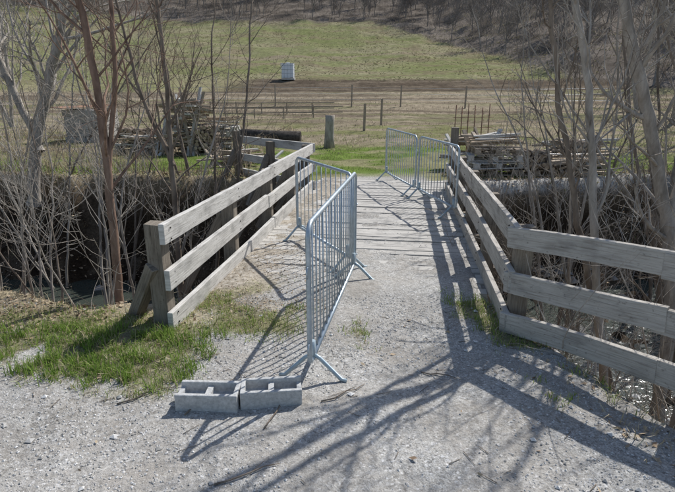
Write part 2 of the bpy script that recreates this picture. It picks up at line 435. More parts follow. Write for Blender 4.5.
railing('wooden_railing',[(2.15,10.2,.93),(1.40,3.92,.93),(2.1,3.06,.99),(3.3,1.60,1.02)],
        [(2.13,10.1,1.22,-.5,True)]+[(1.40+(q-3.95)*.12,q,.84,-.5,True) for q in (8.7,7.2,5.65)]+[(1.44,4.08,.88,-.6,False),(2.25,2.92,.88,-.6,False),(3.0,2.0,.88,-.8,False)],
        -1,[WOODS,POST])

# ---------------------------------------------------------------- barriers
def barrier(p0, p1, h=1.1, zo=0.0):
    p0=Vector((p0[0],p0[1],0)); p1=Vector((p1[0],p1[1],0)); d=(p1-p0); L=d.length; d.normalize(); n=Vector((d.y,-d.x,0))
    def W(s,z,o=0): 
        g=p0+d*s+n*o; return Vector((g.x,g.y,z+zo))
    mb=MB(); r=.10; zb=.17; pts=[]
    def arc(cx,cz,rr,a0,a1,k=7):
        for t in range(k):
            a=math.radians(a0+(a1-a0)*t/(k-1)); pts.append(W(cx+rr*math.cos(a),cz+rr*math.sin(a)))
    arc(.04,zb+.04,.04,270,180,4); arc(r,h-r,r,180,90); arc(L-r,h-r,r,90,0); arc(L-.04,zb+.04,.04,0,-90,4)
    pts.append(pts[0]); mb.tube(pts,.018,10,0)
    k=int(L/.118)
    for i in range(1,k):
        s=L*i/k; bw=random.uniform(-.006,.006); mb.tube([W(s,zb),W(s+bw,(zb+h)/2,bw*.7),W(s,h-.005)],.0065,6,0)
    for s in (.08,L-.08):
        for o in (-1,1):
            mb.tube([W(s,.20,0),W(s,.17,.05*o),W(s+.0,.02,.20*o),W(s,.012,.24*o)],.015,8,1)
        mb.tube([W(s,.16),W(s,.30)],.022,8,1)
    for z in (.32,.86):
        mb.tube([W(0,z),W(-.035,z),W(-.045,z-.03),W(-.045,z-.07)],.007,6,0)
        mb.tube([W(L,z-.04),W(L+.03,z-.04),W(L+.03,z-.06,.02),W(L,z-.06,.02)],.006,6,0)
    return mb.build('crowd_control_barrier',[GALV,FOOTP])
barrier((-.185,3.12),(.18,5.22),1.13,.0)
barrier((.15,5.33),(-.53,6.7),1.08,.012)
barrier((1.42,9.45),(1.05,11.3),1.1,.012)
barrier((1.80,7.75),(1.46,9.36),1.1,.012)

# ---------------------------------------------------------------- concrete blocks
def block(cx, cy, rot, notch):
    xsb=[-.195,-.165,-.018,.018,.165,.195]; ysb=[-.09,-.062,.062,.09]
    T=.125
    Hh=[[T]*3 for _ in range(5)]
    Hh[1][1]=.06; Hh[3][1]=.06; Hh[2][1]=.10
    if notch=='r': Hh[4][1]=.09; Hh[3][1]=.05
    if notch=='l': Hh[0][1]=.09
    vd={}; V=[]; Fc=[]
    def vv(a,b,zz):
        key=(a,b,round(zz,4))
        if key not in vd: vd[key]=len(V); V.append((xsb[a],ysb[b],zz))
        return vd[key]
    for a in range(5):
        for b in range(3):
            t=Hh[a][b]; Fc.append((vv(a,b,t),vv(a+1,b,t),vv(a+1,b+1,t),vv(a,b+1,t)))
            for da,db,e in ((-1,0,((a,b+1),(a,b))),(1,0,((a+1,b),(a+1,b+1))),(0,-1,((a,b),(a+1,b))),(0,1,((a+1,b+1),(a,b+1)))):
                A=a+da; B=b+db; o=Hh[A][B] if 0<=A<5 and 0<=B<3 else 0
                if o<t-1e-6: Fc.append((vv(*e[0],o),vv(*e[1],o),vv(*e[1],t),vv(*e[0],t)))
    me=bpy.data.meshes.new('concrete_block'); me.from_pydata(V,[],Fc); me.materials.append(CONC)
    ob=bpy.data.objects.new('concrete_block',me); scene.collection.objects.link(ob)
    ob.location=(cx,cy,Hs(cx,cy)-.012); ob.rotation_euler=(0.01,0.01,rot)
    md=ob.modifiers.new('b','BEVEL'); md.width=.006; md.segments=2; md.limit_method='ANGLE'
block(-.82,2.90,-.02,'l'); block(-.43,2.95,.12,'r')

# ---------------------------------------------------------------- scatter masses
def pick(n, x0,x1,y0,y1, fn=None, rs=R):
    x=rs.uniform(x0,x1,n); y=rs.uniform(y0,y1,n)
    if fn is not None:
        k=rs.uniform(0,1,n)<fn(x,y); x=x[k]; y=y[k]
    return x,y
def blades(name, x, y, h, w, lean, c0, c1, mat, z=None, droop=.3, dryf=0.0):
    n=len(x); a=R.uniform(0,2*np.pi,n); hh=h*R.uniform(.45,1.2,n); ww=w*R.uniform(.6,1.2,n)
    if z is None: z=H(x,y)
    la=R.uniform(0,2*np.pi,n); lm=R.uniform(0,lean,n)*hh
    dx=np.cos(la)*lm; dy=np.sin(la)*lm; px=np.cos(a)*ww/2; py=np.sin(a)*ww/2
    base=np.stack([x,y,z-.01],1); P=np.stack([px,py,0*px],1)
    mid=base+np.stack([dx*.4,dy*.4,hh*.6],1); tip=base+np.stack([dx,dy,hh*(1-droop*lm/np.maximum(hh,1e-6))],1)
    V=np.stack([base-P,base+P,mid+P*.7,mid-P*.7,tip+P*.08,tip-P*.08],1).reshape(-1,3)
    b=np.arange(n)*6
    F=np.concatenate([np.stack([b,b+1,b+2,b+3],1),np.stack([b+3,b+2,b+4,b+5],1)])
    t=R.uniform(0,1,n)[:,None]; c=np.array(c0)[None]*(1-t)+np.array(c1)[None]*t; c=c*R.uniform(.7,1.25,n)[:,None]
    if dryf: 
        k=R.uniform(0,1,n)<dryf; c[k]=np.array((.44,.38,.24))*R.uniform(.7,1.2,k.sum())[:,None]
    return np_mesh(name,V,F,mat,np.repeat(c,6,0))
tx,ty=pick(9000,-4.5,2.2,2.4,5.2,grassmask)
rep=R.randint(4,12,len(tx)); gx=np.repeat(tx,rep)+R.normal(0,.024,rep.sum()); gy=np.repeat(ty,rep)+R.normal(0,.024,rep.sum())
blades('grass',gx,gy,.065,.006,1.1,(.17,.25,.05),(.33,.41,.12),LEAF,dryf=.24,z=np.where((np.abs(gx)<1.3)&(gy>4.4),np.maximum(H(gx,gy),-.005),H(gx,gy)))
tx,ty=pick(220,-3.4,-.8,2.9,3.9,grassmask)
rep=R.randint(18,45,len(tx)); gx=np.repeat(tx,rep)+R.normal(0,.032,rep.sum()); gy=np.repeat(ty,rep)+R.normal(0,.032,rep.sum())
blades('grass',gx,gy,.12,.007,.9,(.14,.24,.045),(.28,.38,.09),LEAF,dryf=.12)
def drym(x,y):
    r,dn,df=ravine(x,y)
    m=((dn>-.6)&(dn<.9))*(np.abs(x-.2)>1.45)*1.0
    return np.maximum(m*.8, grassmask(x,y)*.35)*(.3+.7*(fbm(x*2,y*2,81)>.45))
x1,y1=pick(30000,-7,6,1.2,6.2,drym)
blades('dry_grass',x1,y1,.10,.006,1.6,(.36,.30,.19),(.50,.44,.31),LITM)
def farbank(x,y):
    r,dn,df=ravine(x,y); return ((df<.5)&(df>-.9))*(np.abs(x-.9)>1.5)*.8*(fbm(x*1.5,y*1.5,83)>.42)
x1,y1=pick(26000,-16,16,9.5,14,farbank)
blades('dry_grass',x1,y1,.26,.014,1.3,(.25,.20,.13),(.42,.35,.24),LITM)
x1,y1=pick(44000,-16,18,11.2,22,lambda x,y:(np.abs(x-deck_cx(y))>1.0*(y<12.4))*.9*(fbm(x*.8,y*1.6,42)<.49))
blades('meadow_grass',x1,y1,.08,.016,1.1,(.14,.21,.05),(.27,.32,.11),LEAF,dryf=.2)
x1,y1=pick(26000,-26,30,17,50,lambda x,y:(fbm(x*.3,y*1.1,85)>.46)*.9)
blades('dry_field_weeds',x1,y1,.15,.035,2.0,(.26,.21,.15),(.43,.37,.27),WEED,droop=.5)
x1,y1=pick(9000,-14,-2,12,24,lambda x,y:(fbm(x*.6,y*.6,87)>.48)*.9)
blades('dry_field_weeds',x1,y1,.36,.02,.9,(.27,.21,.14),(.44,.37,.26),WEED)
x1,y1=pick(22000,-50,40,60,126,lambda x,y:(np.abs(x)<y*.75)*(fbm(x*.16,y*.4,63)<.5)*.8)
blades('hillside_grass',x1,y1,.16,.20,2.2,(.20,.20,.10),(.33,.29,.18),WEED,droop=.5)

def stones(name,x,y,s0,s1,z=None,mat=None,c=((.28,.27,.25),(.64,.63,.61)),pw=3):
    n=len(x); s=s0+(s1-s0)*R.uniform(0,1,n)**pw
    base=np.array([(1,0,0),(0,1,0),(-1,0,0),(0,-1,0),(0,0,.8),(.1,.1,-.7)])
    if z is None: z=H(x,y)
    sc=R.uniform(.6,1.3,(n,6,3))*s[:,None,None]
    a=R.uniform(0,6.28,n); ca=np.cos(a)[:,None]; sa=np.sin(a)[:,None]
    v=base[None]*sc; vx=v[:,:,0]*ca-v[:,:,1]*sa; vy=v[:,:,0]*sa+v[:,:,1]*ca
    V=np.stack([vx+x[:,None],vy+y[:,None],v[:,:,2]*.7+(z+s*.25)[:,None]],2).reshape(-1,3)
    f=np.array([(0,1,4),(1,2,4),(2,3,4),(3,0,4),(1,0,5),(2,1,5),(3,2,5),(0,3,5)])
    F=(f[None]+(np.arange(n)*6)[:,None,None]).reshape(-1,3)
    t=R.uniform(0,1,n)[:,None]; C=np.repeat(np.array(c[0])[None]*(1-t)+np.array(c[1])[None]*t,6,0)
    return np_mesh(name,V,F,mat or LITS,C)
def gm(x,y):
    r,dn,df=ravine(x,y); return (dn<0)*(1-grassmask(x,y)*.9)*sst(.36,.58,fbm(x*1.4,y*1.4,91)+.06)*(1-.7*sst(-.9,-1.5,x)*sst(3.4,3.8,y))
x1,y1=pick(60000,-3.2,2.6,1.7,4.7,gm); stones('gravel',x1,y1,.002,.010)
x1,y1=pick(420,-3.2,2.6,1.7,4.7,gm); stones('gravel',x1,y1,.010,.026)
x1,y1=pick(12000,-1.5,2.2,4.55,11,lambda x,y:(np.abs(x-deck_cx(y))<1.3)*sst(10.5,4.5,y)); stones('gravel',x1,y1,.003,.010,z=np.full(len(x1),.016))
def rk(x,y):
    r,dn,df=ravine(x,y); return (r>.7)*1.0*((x>0)|(y>7))
x1,y1=pick(900,-9,9,3,10.8,rk); stones('stream_rocks',x1,y1,.05,.26,c=((.12,.11,.10),(.32,.31,.29)),pw=2)
x1,y1=pick(700,1.9,6,1.5,7,rk); stones('stream_rocks',x1,y1,.05,.22,c=((.30,.30,.29),(.62,.62,.60)),pw=2)

def leaves(name,x,y,s,z=None,lift=.02):
    n=len(x)
    if z is None: z=H(x,y)
    u=R.normal(0,1,(n,3)); u[:,2]*=.4; u/=np.linalg.norm(u,axis=1)[:,None]
    w=R.normal(0,1,(n,3)); w[:,2]*=.4; w-=u*(u*w).sum(1)[:,None]; w/=np.linalg.norm(w,axis=1)[:,None]
    ss=(s*R.uniform(.5,1.3,n))[:,None]; c=np.stack([x,y,z+R.uniform(.003,lift,n)],1)
    V=np.stack([c-u*ss,c+w*ss*.5,c+u*ss,c-w*ss*.5],1).reshape(-1,3); b=np.arange(n)*4
    t=R.uniform(0,1,n)[:,None]; C=np.array((.22,.15,.10))*(1-t)+np.array((.50,.41,.29))*t
    return np_mesh(name,V,np.stack([b,b+1,b+2,b+3],1),LITM,np.repeat(C,4,0))
def lm(x,y):
    r,dn,df=ravine(x,y)
    return np.clip(((dn>-.5)&(dn<1.6))*(np.abs(x)>1.4)*.9+ sst(3.5,3.9,y)*sst(-.9,-1.3,x)*.5+.012,0,1)*(.3+.7*(fbm(x*1.7,y*1.7,95)>.42))
x1,y1=pick(46000,-8,6,1.2,7,lm); k=~((np.abs(x1)<1.35)&(y1>4.3)); leaves('leaf_litter',x1[k],y1[k],.022)
x1,y1=pick(12000,-1.25,-.1,4.3,7.5,lambda x,y:np.full(len(x),.3)*sst(7.5,4,y)); leaves('leaf_litter',x1,y1,.012,z=np.maximum(H(x1,y1),np.where(y1>4.7,.022,-9)),lift=.010)
x1,y1=pick(9000,-12,12,10.4,12.5,lambda x,y:(np.abs(x-.9)>1.5)*1.0); leaves('leaf_litter',x1,y1,.035,lift=.05)

# ---------------------------------------------------------------- trees
class TB:
    def __init__(s): s.V=[]; s.F=[]; s.n=0
    def tube(s, P, rad, sides):
        P=np.asarray(P,float); n=len(P)
        T=np.empty_like(P); T[1:-1]=P[2:]-P[:-2]; T[0]=P[1]-P[0]; T[-1]=P[-1]-P[-2]
        T/=np.maximum(np.linalg.norm(T,axis=1)[:,None],1e-9)
        ref=np.array((.31,.95,.05)) if abs(T[0][1])<.8 else np.array((1,.1,.05))
        A=np.cross(T,ref); A/=np.maximum(np.linalg.norm(A,axis=1)[:,None],1e-9); B=np.cross(T,A)
        ang=np.arange(sides)*2*np.pi/sides; rad=np.asarray(rad)[:,None,None]
        V=P[:,None,:]+(A[:,None,:]*np.cos(ang)[None,:,None]+B[:,None,:]*np.sin(ang)[None,:,None])*rad
        s.V.append(V.reshape(-1,3))
        i=np.arange(n-1)[:,None]*sides; k=np.arange(sides)[None,:]; k2=(k+1)%sides
        s.F.append(np.stack([i+k,i+k2,i+sides+k2,i+sides+k],2).reshape(-1,4)+s.n)
        s.n+=n*sides
    def build(s,name,mat):
        return np_mesh(name,np.concatenate(s.V),np.concatenate(s.F),mat,smooth=True)
def unit(v): return v/max(np.linalg.norm(v),1e-9)
def branch(tb, rng, p, d, L, r, lev, mx, up=.12, wob=.16, kids=(7,5,3), ang=(.5,1.0), rmin=.002):
    n=6 if lev<2 else 4
    P=[np.array(p)]; dd=unit(np.array(d,float)); D=[dd]
    for i in range(n):
        dd=unit(dd+rng.normal(0,wob,3)+np.array((0,0,up))); P.append(P[-1]+dd*L/n); D.append(dd)
    rr=np.linspace(r,max(r*.3,rmin),n+1)
    tb.tube(P,rr,(8,5,4,3,3)[min(lev,4)])
    if lev<mx:
        nk=kids[min(lev,len(kids)-1)]; nk=max(1,int(nk*rng.uniform(.7,1.3)))
        for j in range(nk):
            t=rng.uniform(.25,.98); q=t*n; a=int(q); f=q-a
            c=P[a]*(1-f)+P[min(a+1,n)]*f; base=D[min(a+1,n)]
            perp=rng.normal(0,1,3); perp-=base*perp.dot(base); perp=unit(perp)
            th=rng.uniform(*ang); nd=base*math.cos(th)+perp*math.sin(th)
            rc=max((r*(1-.7*t))*rng.uniform(.45,.7),rmin)
            branch(tb,rng,c,nd,L*rng.uniform(.35,.65)*(1.1-.35*t),rc,lev+1,mx,up,wob,kids,ang,rmin)
def tree(name, stems, mat, seed, kids=(6,5,3), mx=3, nb=12, bl=1.3, tmin=.3, up=.1, ang=(.5,1.0), rmin=.002, wn_=.010):
    rng=np.random.RandomState(seed); tb=TB()
    for poly,r0,r1 in stems:
        poly=np.array(poly,float); seg=np.linalg.norm(np.diff(poly,axis=0),axis=1); cum=np.concatenate([[0],np.cumsum(seg)])
        m=max(8,int(cum[-1]/.16)); ts=np.linspace(0,cum[-1],m)
        P=np.stack([np.interp(ts,cum,poly[:,k]) for k in range(3)],1)
        for _ in range(6): P[1:-1]=(P[:-2]+P[1:-1]*2+P[2:])/4
        wn=np.cumsum(rng.normal(0,wn_,(m,3)),axis=0); wn-=np.linspace(0,1,m)[:,None]*wn[-1]; P+=wn
        rr=np.linspace(r0,r1,m)*(1+.05*rng.normal(0,1,m)); rr[0]*=1.35
        tb.tube(P,rr,10)
        for j in range(nb):
            t=tmin+(1-tmin)*rng.uniform(0,1); a=min(int(t*(m-1)),m-2); base=unit(P[a+1]-P[a])
            perp=rng.normal(0,1,3); perp-=base*perp.dot(base); perp=unit(perp); th=rng.uniform(*ang)
            branch(tb,rng,P[a],base*math.cos(th)+perp*math.sin(th),bl*rng.uniform(.6,1.2)*(1.15-.5*t),rr[a]*rng.uniform(.3,.5),1,mx,up,.14,kids,ang,rmin)
        branch(tb,rng,P[-1],unit(P[-1]-P[-2]),bl*1.1,rr[-1],1,mx,up,.12,kids,ang,rmin)
    return tb.build(name,mat)
def bare(name,x,y,h,r,mat,seed,lean=(0,0),stems=1,**kw):
    rng=np.random.RandomState(seed+500); z=Hs(x,y)-.1; S=[]
    for s in range(stems):
        lx=lean[0]+rng.normal(0,.10 if stems==1 else .22); ly=lean[1]+rng.normal(0,.10 if stems==1 else .22)
        hh=h*rng.uniform(.75,1.1); bx=x+rng.normal(0,.08)*(stems>1); by=y+rng.normal(0,.08)*(stems>1)
        S.append(([(bx,by,z),(bx+lx*hh*.3,by+ly*hh*.3,z+hh*.33),(bx+lx*hh*.6+rng.normal(0,.1),by+ly*hh*.6,z+hh*.66),(bx+lx*hh,by+ly*hh,z+hh)],r*rng.uniform(.7,1.1),r*.3))
    return tree(name,S,mat,seed,**kw)
# left foreground
tree('alder_tree',[([(-2.16,4.75,-.5),(-2.13,4.75,.4),(-2.10,4.75,1.3),(-2.06,4.75,2.2),(-2.16,4.7,3.0),(-2.3,4.6,4.2)],.045,.02),
                   ([(-2.11,4.75,1.2),(-1.95,4.8,1.9),(-1.90,4.85,2.6),(-1.95,4.9,3.6)],.025,.013)],BARK_R,3,nb=13,bl=1.4,tmin=.35,wn_=.006)
tree('alder_tree',[([(-2.36,7.4,-2.1),(-2.34,7.4,-.2),(-2.35,7.4,1.0),(-2.33,7.4,2.2),(-2.40,7.4,3.6)],.055,.022),
                   ([(-2.35,7.4,.9),(-2.7,7.4,1.9),(-2.95,7.5,3.4)],.03,.014)],BARK_D,5,nb=14,bl=1.6,tmin=.35,wn_=.008)
bare('alder_tree',-2.2,9.0,6.0,.04,BARK_D,8,(-.10,0),stems=2,nb=12,bl=1.5,tmin=.4)
tree('willow_tree',[([(-6.9,11.6,-.6),(-6.6,11.6,.9),(-6.1,11.6,2.2),(-5.6,11.5,3.2),(-5.2,11.4,5.0)],.13,.06),
                    ([(-6.6,11.6,.6),(-7.0,11.8,1.8),(-7.4,11.8,3.2),(-7.6,11.8,4.6)],.09,.04)],BARK_G,9,nb=20,bl=2.6,tmin=.3,rmin=.004)
for i,(x0,y0,h,st,r) in enumerate([(-4.1,6.6,4.2,3,.022),(-3.3,6.0,3.6,2,.018),(-5.2,7.6,4.8,3,.028),(-4.3,8.9,4.6,3,.03),(-6.6,9.0,5.0,3,.03),(-3.2,9.6,3.6,2,.022),(-8.2,10.6,5.5,3,.04),(-9.5,12.5,6,2,.06),(-5.4,6.0,4,3,.025),(-3.0,7.4,5.0,2,.03),(-4.6,10.6,5.2,3,.035),(-6.0,10.4,5.2,3,.03),(-2.6,5.3,2.6,2,.012),(-3.5,11.9,5.0,2,.04)]):
    bare('bare_shrub',x0,y0,h,r,[BARK_G,BARK_D,BARK_G][i%3],30+i,stems=st,nb=10,bl=1.35,tmin=.38,kids=(5,4,3),mx=3)
# right foreground
tree('ash_tree',[([(3.0,4.95,-1.9),(2.95,4.9,-1.2),(2.55,4.9,.1),(2.25,4.9,1.1),(1.95,4.85,2.1),(1.7,4.8,3.2)],.04,.018)],BARK_D,12,nb=10,bl=1.2,tmin=.45)
tree('ash_tree',[([(2.85,4.6,-1.8),(2.65,4.6,-.8),(2.35,4.6,.6),(2.15,4.6,1.84),(1.85,4.6,2.7),(1.6,4.6,4.0)],.045,.022)],BARK_G,13,nb=11,bl=1.3,tmin=.45)
tree('ash_tree',[([(3.9,5.5,-2.0),(3.85,5.5,-.6),(3.62,5.5,.5),(3.2,5.5,1.62),(2.75,5.45,2.62),(2.3,5.4,3.9)],.085,.042),
                 ([(3.62,5.5,.5),(3.75,5.6,1.6),(3.6,5.6,2.8),(3.7,5.6,4.2)],.045,.022)],BARK_G,14,nb=12,bl=1.6,tmin=.4)
for i,(x0,y0,h,st,r,le) in enumerate([(3.3,6.9,5,3,.028,(-.05,0)),(4.6,6.2,5.5,3,.04,(-.1,0)),(4.2,8.2,5,3,.032,(0,0)),(6.0,9.2,6,3,.045,(-.05,0)),(2.9,8.6,3.2,3,.02,(.1,0)),(5.2,5.0,5,3,.035,(-.1,0)),(2.9,3.6,2.6,4,.011,(0,0)),(3.4,4.2,3.0,4,.014,(0,0)),(7.4,11.5,6,2,.07,(0,0)),(2.5,6.0,2.0,4,.011,(.1,0)),(3.0,5.4,2.2,4,.011,(0,0)),(5.4,7.4,5.4,4,.03,(-.05,0)),(6.8,8.0,5.6,3,.04,(-.05,0)),(5.0,10.6,4.6,3,.03,(0,0))]):
    bare('bare_shrub',x0,y0,h,r,[BARK_G,BARK_D][i%2],60+i,le,stems=st,nb=8,bl=1.25,tmin=.15,kids=(5,4,3),mx=3)
bare('ash_tree',4.4,3.6,5.5,.045,BARK_G,80,(-.12,-.02),nb=14,bl=1.6,tmin=.3)
bare('ash_tree',5.9,2.2,5.6,.045,BARK_G,83,(-.10,.0),nb=14,bl=1.7,tmin=.3)
for i,(x0,y0,h,r) in enumerate([(-13,20,7,.10),(-16,26,8,.12),(-11.5,15,6,.08),(11,16,7,.09),(13.5,20,8,.12),(9.5,14,6,.07),(17,27,9,.14),(-20,34,9,.14),(20,36,9,.14)]):
    bare('bare_tree',x0,y0,h,r,BARK_G,100+i,stems=2,nb=14,bl=2.2,tmin=.3,rmin=.006)

def brush(name, n, fn, box, hmin, hmax, r, mat, seed):
    rng=np.random.RandomState(seed); tb=TB(); xx=rng.uniform(box[0],box[1],n*6); yv=rng.uniform(box[2],box[3],n*6)
    keep=fn(xx,yv)>rng.uniform(0,1,n*6); xx=xx[keep][:n]; yv=yv[keep][:n]; zz=H(xx,yv)
    for a,b,c in zip(xx,yv,zz):
        L=rng.uniform(hmin,hmax); d=np.array((rng.normal(0,.6),rng.normal(0,.6),1.0))
        branch(tb,rng,(a,b,c-.03),d,L,r*rng.uniform(.6,1.3),2,3,rng.uniform(-.12,.05),.16,(2,2,2),(.3,.9),.0015)
    return tb.build(name,mat)
def bnk(x,y):
    r,dn,df=ravine(x,y); return ((r>.03)&(np.abs(x-deck_cx(y))>1.7))*(.25+.75*(fbm(x*.8,y*.8,140)>.45))
brush('bank_brushwood',170,bnk,(-9,-1.6,4.2,7.5),.3,1.1,.0045,BARK_G,201)
brush('bank_brushwood',200,bnk,(-12,-1.2,8.5,12.2),.3,.9,.006,BARK_D,202)
brush('bank_brushwood',420,bnk,(1.6,7,1.5,7.5),.4,1.5,.0055,BARK_G,203)
brush('bank_brushwood',380,bnk,(2,12,8,12.5),.5,1.3,.007,BARK_G,204)

mb=MB()
for (a,b,c,d) in [(-.42,2.62,-.33,2.95),(-.62,2.18,-.30,2.32),(-.95,2.75,-.72,3.2),(-.1,2.9,.2,3.1),(-1.4,2.9,-1.1,3.1),(.6,3.3,.85,3.2),(-1.6,3.5,-1.2,3.35),(-1.1,3.4,-.9,3.55)]:
    n_=5; P_=[]
    for q in range(n_):
        t=q/(n_-1); px=a+(c-a)*t+random.uniform(-.018,.018); py=b+(d-b)*t+random.uniform(-.018,.018); P_.append((px,py,Hs(px,py)+.008+.006*math.sin(t*3.1)))
    mb.tube(P_,[.0055,.005,.0045,.0035,.002],5)
    e=P_[2]; mb.tube([e,(e[0]+random.uniform(-.08,.08),e[1]+random.uniform(.03,.08),e[2]+.01)],[.003,.0015],4)
for k in range(80):
    a=random.uniform(-3,1.4); b=random.uniform(2.1,4.3); t=random.uniform(0,6.28); l=random.uniform(.03,.12)
    mb.tube([(a,b,Hs(a,b)+.006),(a+l*math.cos(t),b+l*math.sin(t),Hs(a+l*math.cos(t),b+l*math.sin(t))+.006)],[.0025,.0015],4)
mb.build('fallen_twigs',[BARK_D])

# ---------------------------------------------------------------- woodland on hillside
def forest():
    protos=[]
    for s in range(5):
        rng=np.random.RandomState(300+s); tb=TB(); h=8
        branch(tb,rng,(0,0,-.3),(0,0,1),h,.10,0,2,.1,.07,(28,8),(.5,1.0),.02)
        protos.append((np.concatenate(tb.V),np.concatenate(tb.F)))
    rng=np.random.RandomState(5); n=9000
    x=rng.uniform(-110,140,n); y=rng.uniform(50,240,n)
    fx=np.interp(y,[50,60,80,105,130,150],[33,27,26,19,6,-10])
    k=((x>fx)|(y>128)|(x<-55)); k&=(np.abs(x)<y*.8+6)
    x=x[k][:1050]; y=y[k][:1050]; z=H(x,y); Vs=[];Fs=[];o=0
    for a,b,c in zip(x,y,z):
        V,F=protos[rng.randint(5)]; t=rng.uniform(0,6.28); s=rng.uniform(.35,1.2)
        Rm=np.array([[math.cos(t),-math.sin(t),0],[math.sin(t),math.cos(t),0],[0,0,1]])
        Vs.append(V@Rm.T*s+np.array((a,b,c))); Fs.append(F+o); o+=len(V)
    np_mesh('distant_woodland',np.concatenate(Vs),np.concatenate(Fs),BARK_F,smooth=True)
    n=30000; x=rng.uniform(-110,140,n); y=rng.uniform(50,200,n)
    fx=np.interp(y,[50,60,80,105,130,150],[32,25,24,17,4,-10])
    k=((x>fx)|(y>125))&(np.abs(x)<y*.8+6)
    blades('woodland_undergrowth',x[k],y[k],1.2,.09,1.4,(.17,.145,.12),(.34,.30,.25),WEED)
forest()

# ---------------------------------------------------------------- background objects
def log(mb,p0,p1,r,m=0,e=1):
    p0=Vector(p0);p1=Vector(p1); mid=(p0+p1)/2+Vector((0,0,random.uniform(-.01,.01)))
    mb.tube([p0,mid,p1],[r*random.uniform(.9,1.1),r,r*random.uniform(.9,1.1)],9,m,True,e)
def pallet(mb,c,w,d,z,m=2,tilt=0,rot=0):
    ca,sa=math.cos(rot),math.sin(rot)
    def T(x,y,zz): return (c[0]+x*ca-y*sa, c[1]+x*sa+y*ca, z+zz+tilt*x)
    for k in range(6):
        xx=-w/2+w*(k+.5)/6; mb.beam(T(xx,-d/2,.13),T(xx,d/2,.13),w/8.5,.022,m)
    for k in (-.44,0,.44):
        for q in (-.42,0,.42): mb.beam(T(q*w-.06,k*d,.0755),T(q*w+.06,k*d,.0755),.10,.086,m)
        mb.beam(T(-w/2,k*d,.018),T(w/2,k*d,.018),.10,.022,m)
def firewood(name,cx,cy,w,h,d,r,seed=0,mess=.0):
    random.seed(seed); mb=MB(); z=Hs(cx,cy)
    pallet(mb,(cx,cy),w,d,z); z+=.15
    row=0; zz=z+r
    while zz<z+h:
        sh=mess*(zz-z); xx=cx-w/2+r*random.uniform(.8,1.6)+sh
        while xx<cx+w/2-r-sh:
            rr=r*random.uniform(.45,1.2); dy=random.uniform(-.12,.12)
            log(mb,(xx,cy-d/2+dy,zz+random.uniform(-.02,.02)),(xx+random.uniform(-.08,.08),cy+d/2+dy,zz+random.uniform(-.04,.04)),rr)
            xx+=rr*random.uniform(1.9,2.4)
        zz+=r*1.6; row+=1
    return mb.build(name,[BARK_D,LOGEND,WOODB])
firewood('firewood_stack',-6.2,17.0,2.0,.6,.5,.07,seed=1,mess=.4)
firewood('firewood_stack',-3.9,16.0,.8,.7,.5,.06,seed=2,mess=.2)
firewood('firewood_stack',4.55,12.1,.9,.42,.6,.05,seed=3,mess=.4)
firewood('firewood_stack',6.0,13.0,1.2,.45,.6,.06,seed=4,mess=.5)
random.seed(21)
def boards(name,cx,cy,w,h,n,d=.8,props=7):
    mb=MB(); z=Hs(cx,cy)
    for k in range(n):
        zz=z+.05+h*k/n; L=w*random.uniform(.35,1.0); o=random.uniform(-.35,.35)*w*.5
        th=random.choice([0,0,0,1.57])+random.uniform(-.35,.35); y0=cy+random.uniform(-d/2,d/2)
        if abs(th)>1: L=min(L,1.0)
        dx=math.cos(th)*L/2; dy=math.sin(th)*L/2; ti=random.uniform(-.09,.09)
        mb.beam((cx+o-dx,y0-dy,zz-ti),(cx+o+dx,y0+dy,zz+ti),random.uniform(.07,.18),random.uniform(.025,.07),random.choice([0,1,1,2]))
    for k in range(props):
        x0=cx+random.uniform(-w/2,w/2); mb.beam((x0,cy-d/2-.15,z),(x0+random.uniform(-.6,.6),cy+random.uniform(-.2,.2),z+h*random.uniform(.8,1.3)),random.uniform(.05,.12),.035,random.choice([0,1]))
    return mb.build(name,[WOOD,WOODB,LOGEND])
boards('timber_pile',-4.6,16.3,1.5,1.6,64,props=10)
boards('timber_pile',-5.9,16.2,1.8,.55,26)
boards('timber_pile',6.2,13.8,2.0,.6,26)
boards('timber_pile',-2.6,13.6,1.8,.35,14,props=3)
boards('timber_pile',5.6,12.3,1.6,.4,22,props=4)
boards('timber_pile',3.4,12.9,1.5,.85,26,props=5)
def pallets(name,cx,cy,n,w=1.2,d=.8):
    mb=MB(); z=Hs(cx,cy)
    for k in range(n):
        pallet(mb,(cx+random.uniform(-.09,.09),cy+random.uniform(-.05,.05)),w*random.uniform(.85,1.05),d,z+.02+k*.155,random.choice([0,1,1]),random.uniform(-.012,.012),random.uniform(-.18,.18))
    for k in range(12):
        a=random.uniform(-.5,.5); L=random.uniform(.3,.7); mb.beam((cx-L+a*.3,cy+a*.5,z+n*.155+.05+k*.018),(cx+L+a*.3,cy+a*.8,z+n*.155+.07+k*.018+random.uniform(-.07,.07)),random.uniform(.06,.14),.03,random.choice([0,1,2]))
    return mb.build(name,[WOOD,WOODB,LOGEND])
pallets('pallet_stack',3.65,12.15,4); pallets('pallet_stack',-3.7,16.8,5,1.1,.8)
mb=MB(); cx,cy=-9.3,20.2; z=Hs(cx,cy)
for k in range(5):
    zz=z+.12+k*.24
    for q in range(4):
        xa=cx-.75+q*.375+(k%2)*.06; xb=min(xa+.37,cx+.75)
        mb.beam((xa,cy-.6,zz),(xb,cy-.6,zz+random.uniform(-.01,.01)),.16+random.uniform(-.03,.03),.225,0,j=.015)
    mb.beam((cx-.75,cy+.6,zz),(cx+.75,cy+.6,zz),.16,.23,0,j=.012)
    for s in(-1,1): mb.beam((cx+s*.67,cy-.5,zz),(cx+s*.67,cy+.5,zz),.16,.23,0,j=.012)
mb.beam((cx-.9,cy-.75,z+1.26),(cx+.5,cy+.75,z+1.33),1.2,.04,1,j=.02)
mb.build('masonry_compost_bin',[BRICKY,RUST],.01)
